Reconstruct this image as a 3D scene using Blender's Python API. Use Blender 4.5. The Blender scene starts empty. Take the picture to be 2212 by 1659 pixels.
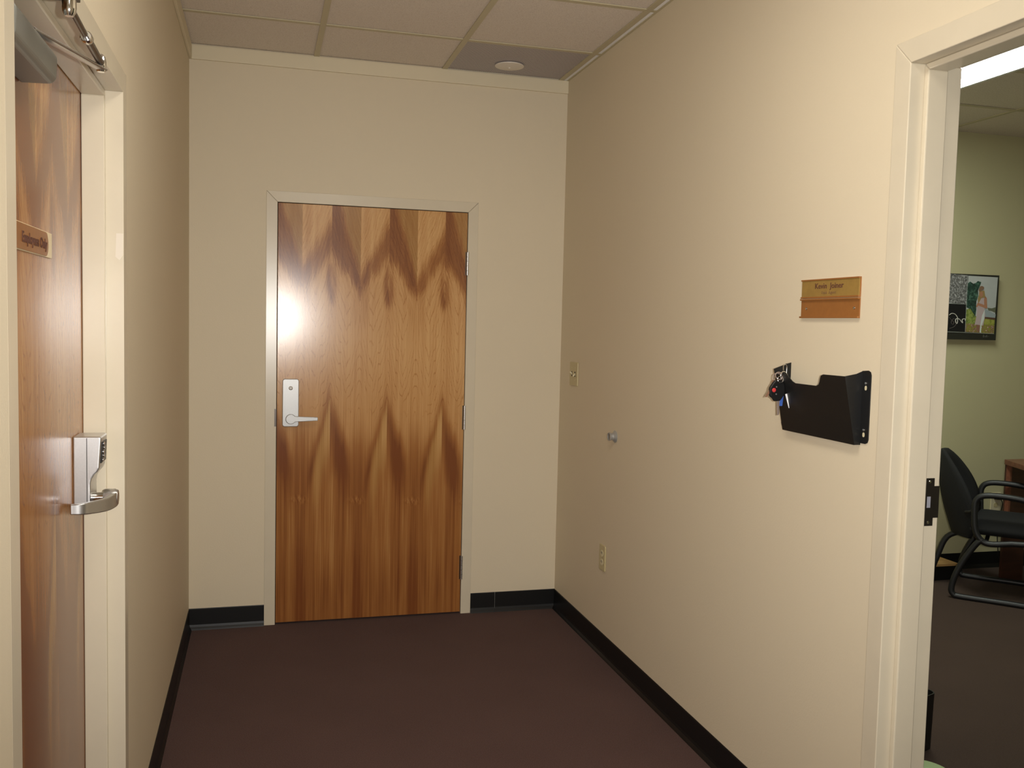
import bpy, bmesh, math, random
from mathutils import Vector, Matrix
random.seed(7)
S = bpy.context.scene
COL = S.collection
PI = math.pi

# ---------------------------------------------------------------- camera, world, lights, exposure
F_PX = 1981.5
CAM = Vector((-0.0682, -4.5118, 1.4844))
YAW, PITCH, ROLL = 0.2664, -0.0652, 0.0238
_cy, _sy, _cp, _sp = math.cos(YAW), math.sin(YAW), math.cos(PITCH), math.sin(PITCH)
FWD = Vector((_sy*_cp, _cy*_cp, _sp))
_r = Vector((_cy, -_sy, 0)); _u = _r.cross(FWD)
RGT = math.cos(ROLL)*_r + math.sin(ROLL)*_u
UP = -math.sin(ROLL)*_r + math.cos(ROLL)*_u
cd = bpy.data.cameras.new('camera'); cam = bpy.data.objects.new('camera', cd); COL.objects.link(cam)
cd.sensor_width = 36.0; cd.lens = 36.0*F_PX/2212.0; cd.clip_start = 0.02
cam.matrix_world = Matrix(((RGT.x, UP.x, -FWD.x, CAM.x), (RGT.y, UP.y, -FWD.y, CAM.y),
                           (RGT.z, UP.z, -FWD.z, CAM.z), (0, 0, 0, 1)))
S.camera = cam
w = bpy.data.worlds.new('world'); S.world = w; w.use_nodes = True
w.node_tree.nodes['Background'].inputs[0].default_value = (0.9, 0.8, 0.65, 1)
w.node_tree.nodes['Background'].inputs[1].default_value = 0.02
S.view_settings.view_transform = 'Standard'; S.view_settings.look = 'None'
S.view_settings.exposure = 0.06; S.view_settings.gamma = 1.0; S.view_settings.use_curve_mapping = False
# the camera's own flash, just above and right of the lens
fl = bpy.data.lights.new('camera_flash', 'SPOT'); fl.energy = 246.0; fl.spot_size = math.radians(96); fl.spot_blend = 1.0
fl.shadow_soft_size = 0.018; fl.color = (1.0, 0.975, 0.94)
flo = bpy.data.objects.new('camera_flash', fl); COL.objects.link(flo)
flo.location = CAM + RGT*0.10 + UP*0.02
flo.rotation_euler = (FWD*1.0 + UP*0.04).to_track_quat('-Z', 'Y').to_euler()

HALL_LIGHT = 7.9      # emission of hall troffers behind the camera
OFFICE_LIGHT = 18.0    # emission of the office troffer

# ---------------------------------------------------------------- room dimensions
XL, XR, CZ = -0.398, 1.4205, 2.719
YB, YF = 0.0, -7.6                 # far wall face, corridor end behind camera
WT = 0.14                          # wall thickness
LY0, LY1 = -2.073, -3.094          # left door opening (far, near)
RY0, RY1 = -2.605, -3.57           # right doorway (far, near)
HEAD = 2.024
OX1, OY1 = 5.6, 0.28               # office right wall, far wall
DOORW, DOORH = 0.914, 2.030

# ---------------------------------------------------------------- node helpers
class E:
    """small wrapper that turns python maths into Math nodes"""
    def __init__(s, nt, sock): s.nt, s.k = nt, sock
    def _m(s, op, *a, clamp=False):
        n = s.nt.nodes.new('ShaderNodeMath'); n.operation = op; n.use_clamp = clamp
        for i, v in enumerate((s,)+a):
            if isinstance(v, E): s.nt.links.new(v.k, n.inputs[i])
            else: n.inputs[i].default_value = float(v)
        return E(s.nt, n.outputs[0])
    def c(s, v): return v if isinstance(v, E) else s._m('MULTIPLY', 0)._m('ADD', v)
    def __add__(s, o): return s._m('ADD', o)
    __radd__ = __add__
    def __sub__(s, o): return s._m('SUBTRACT', o)
    def __rsub__(s, o): return s._m('MULTIPLY', -1)._m('ADD', o)
    def __mul__(s, o): return s._m('MULTIPLY', o)
    __rmul__ = __mul__
    def __truediv__(s, o): return s._m('DIVIDE', o)
    def __pow__(s, o): return s._m('POWER', o)
    def abs(s): return s._m('ABSOLUTE')
    def floor(s): return s._m('FLOOR')
    def sin(s): return s._m('SINE')
    def gt(s, o): return s._m('GREATER_THAN', o)
    def lt(s, o): return s._m('LESS_THAN', o)
    def clamp(s): return s._m('ADD', 0, clamp=True)
    def step(s, a, b):           # smooth step from a to b (a,b may be E)
        if not isinstance(a, E) and not isinstance(b, E):
            t = ((s - a)*(1.0/(b-a))).clamp()
        else:
            t = ((s - a)/((b if isinstance(b, E) else s.c(b)) - a)).clamp()
        return t*t*(3.0 - 2.0*t)
    def gauss(s, c, w): d = (s - c)*(1.0/w); return (d*d*-1.0)._m('EXPONENT')

def new_mat(name):
    m = bpy.data.materials.new(name); m.use_nodes = True
    return m, m.node_tree, m.node_tree.nodes['Principled BSDF']
def lk(nt, a, b): nt.links.new(a, b)
def xyz(nt, kind='Object'):
    tc = nt.nodes.new('ShaderNodeTexCoord') if kind == 'Object' else nt.nodes.new('ShaderNodeNewGeometry')
    out = tc.outputs['Object'] if kind == 'Object' else tc.outputs['Position']
    sp = nt.nodes.new('ShaderNodeSeparateXYZ'); lk(nt, out, sp.inputs[0])
    return out, E(nt, sp.outputs[0]), E(nt, sp.outputs[1]), E(nt, sp.outputs[2])
def vec(nt, x, y, z):
    n = nt.nodes.new('ShaderNodeCombineXYZ')
    for i, v in enumerate((x, y, z)):
        if isinstance(v, E): lk(nt, v.k, n.inputs[i])
        else: n.inputs[i].default_value = v
    return n.outputs[0]
def noise(nt, v, scale=1.0, detail=3.0, rough=0.5, dist=0.0):
    n = nt.nodes.new('ShaderNodeTexNoise'); lk(nt, v, n.inputs['Vector'])
    n.inputs['Scale'].default_value = scale; n.inputs['Detail'].default_value = detail
    n.inputs['Roughness'].default_value = rough; n.inputs['Distortion'].default_value = dist
    return E(nt, n.outputs[0])
def mix(nt, f, a, b):
    n = nt.nodes.new('ShaderNodeMix'); n.data_type = 'RGBA'
    if isinstance(f, E): lk(nt, f.k, n.inputs[0])
    else: n.inputs[0].default_value = f
    for i, v in ((6, a), (7, b)):
        if hasattr(v, 'links'): lk(nt, v, n.inputs[i])
        else: n.inputs[i].default_value = (*v, 1)
    return n.outputs[2]
def bump(nt, p, h, dist, strength=1.0):
    b = nt.nodes.new('ShaderNodeBump'); b.inputs['Distance'].default_value = dist; b.inputs['Strength'].default_value = strength
    lk(nt, h.k, b.inputs['Height']); lk(nt, b.outputs[0], p.inputs['Normal'])
def plain(name, col, rough=0.5, metal=0.0, spec=0.5, noise_amt=0.0, nscale=40, bmp=0.0, emis=None):
    m, nt, p = new_mat(name)
    p.inputs['Base Color'].default_value = (*col, 1); p.inputs['Roughness'].default_value = rough
    p.inputs['Metallic'].default_value = metal; p.inputs['Specular IOR Level'].default_value = spec
    v, x, y, z = xyz(nt)
    n = noise(nt, v, nscale, 4, 0.6)
    if noise_amt:
        a = tuple(c*(1-noise_amt) for c in col); b = tuple(min(1, c*(1+noise_amt)) for c in col)
        lk(nt, mix(nt, n.step(0.25, 0.75), a, b), p.inputs['Base Color'])
    if bmp: bump(nt, p, n, bmp)
    if emis:
        p.inputs['Emission Color'].default_value = (*emis[0], 1); p.inputs['Emission Strength'].default_value = emis[1]
    return m

M = {}
WALL = (0.665, 0.578, 0.425)
def wall_mat(name, col):
    m, nt, p = new_mat(name)
    v, x, y, z = xyz(nt, 'World')
    n = noise(nt, v, 160, 3, 0.6); n2 = noise(nt, v, 1.3, 2, 0.5)
    lk(nt, mix(nt, n2, tuple(c*0.97 for c in col), tuple(c*1.03 for c in col)), p.inputs['Base Color'])
    p.inputs['Roughness'].default_value = 0.62; p.inputs['Specular IOR Level'].default_value = 0.35
    bump(nt, p, n, 0.0012, 0.35)
    return m
M['wall'] = wall_mat('painted_wall', WALL)
M['office_wall'] = wall_mat('office_wall_paint', (0.50, 0.46, 0.27))
M['frame'] = plain('frame_enamel', (0.630, 0.558, 0.425), 0.25, spec=0.5, noise_amt=0.02, nscale=8)
M['trimstrip'] = plain('ceiling_strip_paint', (0.68, 0.60, 0.43), 0.5)
M['black_vinyl'] = plain('black_vinyl', (0.006, 0.006, 0.006), 0.42, spec=0.35)
M['grid'] = plain('grid_enamel', (0.50, 0.44, 0.29), 0.5)
M['chrome'] = plain('chrome', (0.75, 0.75, 0.74), 0.12, 1.0)
M['satin'] = plain('satin_chrome', (0.60, 0.60, 0.60), 0.36, 1.0, noise_amt=0.03, nscale=300)
M['satin_paint'] = plain('silver_lacquer', (0.42, 0.42, 0.41), 0.38, 0.55, noise_amt=0.03, nscale=300)
M['dark_metal'] = plain('dark_bronze', (0.10, 0.085, 0.075), 0.3, 0.9)
M['closer_paint'] = plain('closer_grey_lacquer', (0.20, 0.20, 0.175), 0.38, 0.3)
M['plate'] = plain('ivory_plate', (0.50, 0.42, 0.22), 0.35)
M['ivory'] = plain('ivory_toggle', (0.62, 0.55, 0.36), 0.3)
M['dark'] = plain('dark_slot', (0.01, 0.009, 0.008), 0.7)
M['gap'] = plain('gap_shadow_board', (0.05, 0.03, 0.02), 0.8)
M['black_plastic'] = plain('black_plastic', (0.007, 0.007, 0.007), 0.4, spec=0.35, noise_amt=0.1, nscale=500)
M['black_fabric'] = plain('black_fabric', (0.006, 0.006, 0.006), 0.9, noise_amt=0.4, nscale=400, bmp=0.001)
M['black_tube'] = plain('black_powder_coat', (0.014, 0.014, 0.014), 0.45)
M['gold'] = plain('gold_plate', (0.31, 0.19, 0.048), 0.42, 0.15, noise_amt=0.08, nscale=60)
M['holder_wood'] = plain('bronze_holder', (0.29, 0.115, 0.028), 0.36, 0.1, noise_amt=0.06, nscale=60)
M['engrave'] = plain('engraved_letters', (0.10, 0.035, 0.02), 0.7)
M['engrave2'] = plain('engraved_small_letters', (0.20, 0.11, 0.04), 0.7)
M['plate_glint'] = plain('cream_reflection', (0.75, 0.62, 0.38), 0.35)  # pale tone standing in for a glossy reflection on the left door's plate
M['white'] = plain('white_plastic', (0.85, 0.85, 0.85), 0.35)
M['red'] = plain('red_plastic', (0.55, 0.04, 0.04), 0.4)
M['darkred'] = plain('dark_red_enamel', (0.20, 0.008, 0.02), 0.4)
M['blue'] = plain('blue_plastic', (0.05, 0.12, 0.42), 0.35)
M['brown_key'] = plain('bronze_key_metal', (0.25, 0.13, 0.08), 0.45, 0.1)
M['nickel'] = plain('nickel_key_metal', (0.38, 0.30, 0.26), 0.35, 0.6)
M['green'] = plain('pale_green_plastic', (0.36, 0.47, 0.24), 0.5)
M['seam'] = plain('seam_caulk', (0.6, 0.58, 0.5), 0.5)

def carpet_mat(name, ca, cb):
    m, nt, p = new_mat(name)
    v, x, y, z = xyz(nt, 'World')
    n = noise(nt, v, 340, 3, 0.7); n2 = noise(nt, v, 3.0, 3, 0.5); n3 = noise(nt, v, 120, 3, 0.7)
    f = (n.step(0.3, 0.7)*0.6 + n3*0.3 + n2*0.25 - 0.1).clamp()
    lk(nt, mix(nt, f, ca, cb), p.inputs['Base Color'])
    p.inputs['Roughness'].default_value = 1.0; p.inputs['Specular IOR Level'].default_value = 0.1
    p.inputs['Sheen Weight'].default_value = 0.06
    bump(nt, p, n, 0.004, 0.8)
    return m
M['carpet'] = carpet_mat('hall_carpet', (0.046, 0.020, 0.0155), (0.150, 0.083, 0.070))
M['office_carpet'] = carpet_mat('office_carpet', (0.036, 0.021, 0.015), (0.098, 0.062, 0.046))
def tile_mat():
    m, nt, p = new_mat('ceiling_tile')
    v, x, y, z = xyz(nt, 'World')
    n = noise(nt, v, 210, 4, 0.75); n2 = noise(nt, v, 70, 2, 0.6)
    lk(nt, mix(nt, (n.step(0.3, 0.55)*0.8 + n2*0.2).clamp(), (0.56, 0.48, 0.40), (0.76, 0.69, 0.61)), p.inputs['Base Color'])
    p.inputs['Roughness'].default_value = 0.95; p.inputs['Specular IOR Level'].default_value = 0.1
    bump(nt, p, n, 0.002, 0.6)
    return m
M['tile'] = tile_mat()
def perf_mat():
    m, nt, p = new_mat('perforated_metal')
    v, x, y, z = xyz(nt, 'World')
    P = 0.0075
    def fr(a): return a - a.floor()
    a = (x + y)*(1/(P*1.414)); b = (x - y)*(1/(P*1.414))
    fa = fr(a) - 0.5; fb = fr(b) - 0.5
    hole = (fa*fa + fb*fb).lt(0.105)
    lk(nt, mix(nt, hole, (0.55, 0.50, 0.49), (0.06, 0.052, 0.052)), p.inputs['Base Color'])
    p.inputs['Roughness'].default_value = 0.55; p.inputs['Metallic'].default_value = 0.0
    return m
M['perf'] = perf_mat()

def veneer_mat(name, axis='x', xc=0.389, P=0.2765, gloss=0.20, dk0=0.0):
    """book-matched cherry/maple veneer: mirrored leaves with V figure, knots and streaks"""
    m, nt, p = new_mat(name)
    v, X, Y, Z = xyz(nt, 'World')
    x = X if axis == 'x' else Y
    t = (x - xc)*(1.0/P) + 20.5
    idx = t.floor()
    fr = t - idx - 0.5                      # -0.5 .. 0.5 , 0 at the V seam
    side = fr.gt(0.0)                       # 1 = right half
    mm = fr.abs()*2.0                       # 0 seam .. 1 outer seam
    z = Z + (idx - 20.0)*0.012
    # slow warp so the figure is not mechanical
    wv = vec(nt, mm*1.3, z*2.2, idx*0.35)
    w1 = noise(nt, wv, 2.2, 3, 0.55) - 0.5
    z1 = z + w1*0.10
    fib = noise(nt, vec(nt, mm*55.0 + z1*0.0, z*2.6, idx*3.1), 1.0, 4, 0.6)      # vertical fibres
    # V fibres run along the band direction above z=1.5
    q = mm*14.0 - z1*22.0
    fibV = noise(nt, vec(nt, (z1 - 0.45*mm)*70.0, mm*1.6 + z1*1.2, idx*2.0 + side*3.0), 1.0, 4, 0.65)
    zup = 1.695 + mm*(0.47 - 0.22*side); zlo = 1.615 + mm*0.175
    fibV0 = noise(nt, vec(nt, mm*30.0, (z1 - 0.45*mm)*5.0, idx*2.0 + 7.0), 1.0, 4, 0.7)
    zb = z1 + (fibV0 - 0.5)*0.16
    band = zb.step(zlo - 0.045, zlo + 0.05)*(1.0 - zb.step(zup - 0.06, zup + 0.07))
    band = band*(1.0 - side*0.22)
    inside = zb.step(zup - 0.04, zup + 0.07)
    arrow = ((mm + (zb - 1.60)*1.6).gauss(1.0, 0.15))*zb.gauss(1.60, 0.065)*(0.7 + side*0.3)
    arrow2 = mm.gauss(0.93, 0.10)*z1.gauss(1.70, 0.05)*0.3
    # dark flame right of the outer seams, light flame left of them
    c2 = 1.06 - (1.0 - mm)*0.40
    d2 = (z1 + (fib - 0.5)*0.16 - c2)
    midD = d2.step(-0.34, -0.04)*(1.0 - d2.step(-0.06, 0.13))*mm.step(0.12, 0.55)*(1.0 - side)
    c3 = 1.10 - (1.0 - mm)*0.55
    d3 = z1 + (fib - 0.5)*0.14 - c3
    diagR = d3.gauss(0.0, 0.075)*side*mm.step(0.10, 0.4)*0.75
    litR = d3.step(-0.36, -0.12)*(1.0 - d3.step(-0.06, 0.02))*side*mm.step(0.30, 0.6)
    low = 1.0 - z1.step(0.70, 1.02)
    streak = noise(nt, vec(nt, mm*6.5 + side*9.0, z*0.8, 1.5), 1.0, 3, 0.55)
    red = mm.gauss(0.08, 0.12)*(1.0 - z.step(0.85, 1.12))
    bottom = 1.0 - z.step(0.12, 0.42)
    lowband = streak.step(0.42, 0.62)
    # cathedral contour lines in the middle zone
    gn = noise(nt, vec(nt, mm*2.6, (z1 - mm*0.30*z1.step(1.4, 1.7))*1.7, idx*0.12), 1.0, 1.5, 0.5, 0.3)
    g2 = (z1 - mm*0.47 + fibV0*0.06 + gn*0.10)*19.0
    gl2 = g2 - g2.floor()
    line2 = ((1.0 - gl2.step(0.0, 0.16)) + gl2.step(0.92, 1.0))*z1.step(1.55, 1.72)*fibV0.step(0.38, 0.55)
    g = (z - (mm - 0.47).abs()*0.62 + (gn - 0.5)*0.60 + (fib - 0.5)*0.03)*12.5
    gl = g - g.floor()
    line = (1.0 - gl.step(0.0, 0.13)) + gl.step(0.90, 1.0)*0.6
    lmask = noise(nt, vec(nt, mm*2.0, z1*6.0, side*4.0 + 11.0), 1.0, 2, 0.5).step(0.34, 0.50)
    stk = noise(nt, vec(nt, mm*9.0, z*0.9, side*5.0 + idx*0.2 + 21.0), 1.0, 2, 0.5) - 0.5
    line = line*z1.step(0.95, 1.10)*(1.0 - z1.step(1.58, 1.72))*lmask
    shade = (gn*5.0)._m('SINE')*0.5 + 0.5
    # darkness 0 (pale) .. 1 (dark red brown)
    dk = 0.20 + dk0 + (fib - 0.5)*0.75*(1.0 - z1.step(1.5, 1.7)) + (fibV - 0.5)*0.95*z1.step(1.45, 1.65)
    dk = dk + band*0.60 + arrow*0.62 + arrow2 + midD*0.52 + diagR*0.40 - litR*0.16
    dk = dk + low*0.30 + red*0.26 + bottom*0.16 + lowband*low*0.16 + line*0.30 + line2*0.20 + (shade - 0.5)*0.18 + stk*0.42
    dk = dk + inside*(1.0 - side)*0.20 - inside*side*0.10
    dk = dk - z1.gauss(1.35, 0.14)*0.06
    kn = noise(nt, vec(nt, fr*26.0, z*20.0, 4.0), 1.0, 3, 0.6)
    kx = (fr + 0.02)*P; kz = z - 0.600
    kr = (kx*kx*0.55 + kz*kz*2.2)._m('SQRT')
    knot = (1.0 - kr.step(0.006, 0.045))
    dk = dk + knot*(kn.step(0.3, 0.7)*-0.75 + 0.30)
    dk = dk.clamp()
    ramp = nt.nodes.new('ShaderNodeValToRGB'); r = ramp.color_ramp
    r.elements[0].position = 0.0; r.elements[0].color = (0.64, 0.385, 0.165, 1)
    r.elements[1].position = 1.0; r.elements[1].color = (0.19, 0.060, 0.017, 1)
    e = r.elements.new(0.28); e.color = (0.52, 0.275, 0.100, 1)
    e = r.elements.new(0.60); e.color = (0.335, 0.138, 0.038, 1)
    lk(nt, dk.k, ramp.inputs[0])
    # leaf-to-leaf chatoyance: green-gold cast inside the V
    col = mix(nt, (inside*(1.0 - side)*0.45).clamp(), ramp.outputs[0], (0.33, 0.185, 0.055))
    col = mix(nt, (litR*0.35).clamp(), col, (0.42, 0.25, 0.075))
    lk(nt, col, p.inputs['Base Color'])
    p.inputs['Roughness'].default_value = gloss; p.inputs['Specular IOR Level'].default_value = 0.5
    fine = noise(nt, vec(nt, x*900.0, z*120.0, 0.0), 1.0, 2, 0.6)
    fn2 = noise(nt, v, 420, 2, 0.6)
    bump(nt, p, fine*0.4 + fn2*0.6, 0.0002, 0.42)
    return m
M['veneer'] = veneer_mat('door_veneer')
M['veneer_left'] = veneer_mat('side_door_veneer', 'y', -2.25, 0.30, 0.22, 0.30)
def wood_mat(name, ca, cb):
    m, nt, p = new_mat(name)
    v, x, y, z = xyz(nt)
    n = noise(nt, vec(nt, x*3.0, y*30.0, z*30.0), 1.0, 4, 0.6)
    lk(nt, mix(nt, n.step(0.3, 0.7), ca, cb), p.inputs['Base Color'])
    p.inputs['Roughness'].default_value = 0.35
    return m
M['desk_wood'] = wood_mat('desk_wood', (0.13, 0.045, 0.024), (0.20, 0.075, 0.04))
M['desk_shade'] = wood_mat('desk_wood_shade', (0.045, 0.018, 0.011), (0.07, 0.028, 0.016))  # desk wood darkened: shade under the desk top is put into the colour
M['box_wood'] = wood_mat('box_top_wood', (0.48, 0.27, 0.10), (0.60, 0.36, 0.14))

# ---------------------------------------------------------------- mesh helpers
def nb(): return bmesh.new()
def box(bm, a, b):
    x0, x1 = sorted((a[0], b[0])); y0, y1 = sorted((a[1], b[1])); z0, z1 = sorted((a[2], b[2]))
    vs = [bm.verts.new(c) for c in ((x0,y0,z0),(x1,y0,z0),(x1,y1,z0),(x0,y1,z0),(x0,y0,z1),(x1,y0,z1),(x1,y1,z1),(x0,y1,z1))]
    for f in ((0,3,2,1),(4,5,6,7),(0,1,5,4),(1,2,6,5),(2,3,7,6),(3,0,4,7)): bm.faces.new([vs[i] for i in f])
    return vs
def prism(bm, pts, d):
    """closed polygon pts (3D list) extruded by vector d"""
    d = Vector(d); a = [bm.verts.new(p) for p in pts]; b = [bm.verts.new(Vector(p)+d) for p in pts]; n = len(a)
    bm.faces.new(list(reversed(a))); bm.faces.new(b)
    for i in range(n): bm.faces.new((a[i], a[(i+1) % n], b[(i+1) % n], b[i]))
def lathe(bm, prof, origin, axis, seg=32):
    """prof: (r, h) list along axis"""
    axis = Vector(axis).normalized(); q = axis.to_track_quat('Z', 'Y'); o = Vector(origin); rings = []
    for r, h in prof:
        if r < 1e-6: rings.append([bm.verts.new(o + axis*h)])
        else: rings.append([bm.verts.new(o + q @ Vector((r*math.cos(2*PI*i/seg), r*math.sin(2*PI*i/seg), h))) for i in range(seg)])
    for A, B in zip(rings, rings[1:]):
        for i in range(seg):
            j = (i+1) % seg
            if len(A) == 1 and len(B) == 1: continue
            if len(A) == 1: bm.faces.new((A[0], B[i], B[j]))
            elif len(B) == 1: bm.faces.new((A[i], B[0], A[j]))
            else: bm.faces.new((A[i], A[j], B[j], B[i]))
def smooth_path(pts, n=8):
    P = [Vector(p) for p in pts]; P = [2*P[0]-P[1]] + P + [2*P[-1]-P[-2]]; out = []
    for i in range(1, len(P)-2):
        for k in range(n):
            t = k/n; a, b, c, d = P[i-1:i+3]
            out.append(0.5*((2*b) + (c-a)*t + (2*a-5*b+4*c-d)*t*t + (3*b-a-3*c+d)*t**3))
    out.append(P[-2]); return out
def tube(bm, pts, r, seg=12, closed=False, flat=1.0):
    pts = [Vector(p) for p in pts]; n = len(pts); rings = []; N = None
    for i, p in enumerate(pts):
        if closed: T = (pts[(i+1) % n] - pts[i-1]).normalized()
        else: T = (pts[min(i+1, n-1)] - pts[max(i-1, 0)]).normalized()
        if N is None:
            N = T.orthogonal().normalized() if abs(T.z) > 0.9 else (Vector((0, 0, 1)) - T*T.z).normalized()
        N = (N - T*N.dot(T)).normalized(); B = T.cross(N)
        rr = r(i/(n-1)) if callable(r) else r
        rings.append([bm.verts.new(p + N*math.cos(2*PI*k/seg)*rr + B*math.sin(2*PI*k/seg)*rr*flat) for k in range(seg)])
    m = n if closed else n-1
    for i in range(m):
        A, B_ = rings[i], rings[(i+1) % n]
        for k in range(seg): bm.faces.new((A[k], A[(k+1) % seg], B_[(k+1) % seg], B_[k]))
    if not closed: bm.faces.new(list(reversed(rings[0]))); bm.faces.new(rings[-1])
def ringpts(c, r, u, v, n=28): 
    c, u, v = Vector(c), Vector(u).normalized(), Vector(v).normalized()
    return [c + u*math.cos(2*PI*i/n)*r + v*math.sin(2*PI*i/n)*r for i in range(n)]
def rrect(w, h, r, n=6):
    out = []
    for cx, cy, a0 in ((w/2-r, h/2-r, 0), (-w/2+r, h/2-r, 90), (-w/2+r, -h/2+r, 180), (w/2-r, -h/2+r, 270)):
        for k in range(n+1):
            a = math.radians(a0 + 90*k/n); out.append((cx + r*math.cos(a), cy + r*math.sin(a)))
    return out
def mk(name, bm, mat, parent=None, bevel=0.0, smooth=False, kind=None, label=None, seg=2):
    off = Vector(parent.location) if parent else Vector((0, 0, 0))
    p = parent
    while p is not None and p.parent is not None: p = p.parent; off += Vector(p.location)
    bmesh.ops.recalc_face_normals(bm, faces=bm.faces)
    if parent is not None and not parent.get('_local'): bmesh.ops.translate(bm, verts=bm.verts, vec=-off)
    me = bpy.data.meshes.new(name); bm.to_mesh(me); bm.free()
    o = bpy.data.objects.new(name, me); COL.objects.link(o)
    if isinstance(mat, str): mat = M[mat]
    me.materials.append(mat)
    if smooth:
        for f in me.polygons: f.use_smooth = True
    if bevel:
        b = o.modifiers.new('bevel', 'BEVEL'); b.width = bevel; b.segments = seg; b.limit_method = 'ANGLE'; b.angle_limit = math.radians(40)
    if parent: o.parent = parent
    if kind: o['kind'] = kind
    if label: o['label'] = label
    return o
LOCAL = set()
def thing(name, loc, label=None, cat=None, group=None, kind=None, rotz=0.0):
    o = bpy.data.objects.new(name, None); COL.objects.link(o); o.location = loc; o.rotation_euler = (0, 0, rotz)
    o.empty_display_size = 0.05
    if label: o['label'] = label
    if cat: o['category'] = cat
    if group: o['group'] = group
    if kind: o['kind'] = kind
    return o
def auto_smooth(o, ang=35):
    for f in o.data.polygons: f.use_smooth = True
    try:
        o.data.set_sharp_from_angle(angle=math.radians(ang))
    except Exception: pass
    return o
def text(name, body, size, mat, parent, origin, xdir, ydir, sx=1.0, depth=0.0006, label=None, bold=0.0, align='CENTER', space=1.0):
    """letters standing on a surface; xdir = reading direction, ydir = up"""
    cu = bpy.data.curves.new(name, 'FONT'); cu.body = body; cu.size = size; cu.extrude = depth; cu.align_x = align; cu.align_y = 'CENTER'
    cu.offset = bold; cu.space_character = space; cu.resolution_u = 3
    to = bpy.data.objects.new(name, cu); COL.objects.link(to)
    dg = bpy.context.evaluated_depsgraph_get()
    me = bpy.data.meshes.new_from_object(to.evaluated_get(dg))
    bpy.data.objects.remove(to); bpy.data.curves.remove(cu)
    X = Vector(xdir).normalized(); Y = Vector(ydir).normalized(); Z = X.cross(Y); o3 = Vector(origin) - Vector(parent.location)
    for v in me.vertices:
        v.co = o3 + X*v.co.x*sx + Y*v.co.y + Z*v.co.z
    me.materials.clear(); me.materials.append(M[mat]); me.name = name
    o = bpy.data.objects.new(name, me); COL.objects.link(o); o.parent = parent
    if label: o['label'] = label
    return o
def at(px, py, axis, val):
    """the point of the photograph's pixel on the plane axis=val"""
    d = RGT*((px-1106)/F_PX) - UP*((py-829.5)/F_PX) + FWD
    return CAM + d*((val - CAM[axis])/d[axis])

# ---------------------------------------------------------------- room shell
bm = nb(); box(bm, (XL-WT, YF, -0.1), (XR, 0.3, 0)); mk('floor', bm, 'carpet', kind='structure')
bm = nb(); box(bm, (XR, -5.2, -0.1), (OX1+.1, OY1+.1, 0)); mk('floor_office', bm, 'office_carpet', kind='structure')
ft = 0.051   # width of door frame faces
# far wall with its door opening
bm = nb()
box(bm, (XL-WT, 0, 0), (-0.003-ft, WT, CZ+.1)); box(bm, (DOORW+0.003+ft, 0, 0), (XR, WT, CZ+.1))
box(bm, (-0.003-ft, 0, DOORH+0.003+ft), (DOORW+0.003+ft, WT, CZ+.1))
mk('wall_back', bm, 'wall', kind='structure')
bm = nb()
box(bm, (XL-WT, 0, 0), (XL, LY0+ft, CZ+.1)); box(bm, (XL-WT, LY1-ft, 0), (XL, YF, CZ+.1))
box(bm, (XL-WT, LY0+ft, HEAD+ft), (XL, LY1-ft, CZ+.1))
mk('wall_left', bm, 'wall', kind='structure')
bm = nb()
XO = XR+WT
box(bm, (XR, OY1+.1, 0), (XO, RY0+ft+.006, CZ+.1)); box(bm, (XR, RY1-ft, 0), (XO, YF, CZ+.1))
box(bm, (XR, RY0+ft+.006, 2.128+ft), (XO, RY1-ft, CZ+.1))
mk('wall_right', bm, 'wall', kind='structure')
bm = nb(); box(bm, (XL-WT, YF-.1, 0), (XO, YF, CZ+.1)); mk('wall_front', bm, 'wall', kind='structure')
bm = nb()
box(bm, (XO, OY1, 0), (OX1, OY1+.1, CZ+.1)); box(bm, (OX1, -5.2, 0), (OX1+.1, OY1+.1, CZ+.1)); box(bm, (XO, -5.3, 0), (OX1, -5.2, CZ+.1))
mk('wall_office', bm, 'office_wall', kind='structure')
# ceilings: tiles above, T grid slightly proud, troffer openings
T24 = 0.0125
def ceiling(name, x0, x1, y0, y1, xs, ys, holes, z=CZ):
    bm = nb()
    X = sorted(set([x0, x1] + xs)); Y = sorted(set([y0, y1] + ys))
    for i in range(len(X)-1):
        for j in range(len(Y)-1):
            cx, cy = (X[i]+X[i+1])/2, (Y[j]+Y[j+1])/2
            if any(h[0] < cx < h[1] and h[2] < cy < h[3] for h in holes): continue
            box(bm, (X[i], Y[j], z+0.006), (X[i+1], Y[j+1], z+0.03))
    c = mk(name, bm, 'tile', kind='structure')
    bm = nb()
    for x in xs: box(bm, (x-T24, y0, z), (x+T24, y1, z+0.005))
    for y in ys:
        for a, b in zip([x0]+xs, xs+[x1]):
            box(bm, (a+T24 if a != x0 else a, y-T24, z+0.001), (b-T24 if b != x1 else b, y+T24, z+0.005))
    mk('grid', bm, 'grid', c)
    return c
hx = [0.170, 0.782, 1.3815]; hy = [-0.483 - 0.61*i for i in range(12)]
hall_holes = [(hx[0], hx[1], hy[5], hy[3]), (hx[0], hx[1], hy[10], hy[8])]
hall_holes = [(a, b, min(c, d), max(c, d)) for a, b, c, d in hall_holes]
vent_cell = (hx[1], hx[2], hy[0], 0.0)
cl = ceiling('ceiling', XL-.05, XR+.02, YF, 0.05, hx, hy, hall_holes + [vent_cell])
bm = nb()                                               # wall angle and filler strip along the right wall
box(bm, (XR-0.010, YF, CZ-0.0015), (XR, 0, CZ+0.004))
mk('wall_angle', bm, 'grid', cl)
bm = nb()
for a, b in ((0.0, -0.47), (-0.50, -1.08), (-1.11, -1.70)): box(bm, (hx[2]+T24+.002, a, CZ+0.0005), (XR-0.0105, b, CZ+0.004))
mk('filler_strip', bm, 'white', cl)
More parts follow.
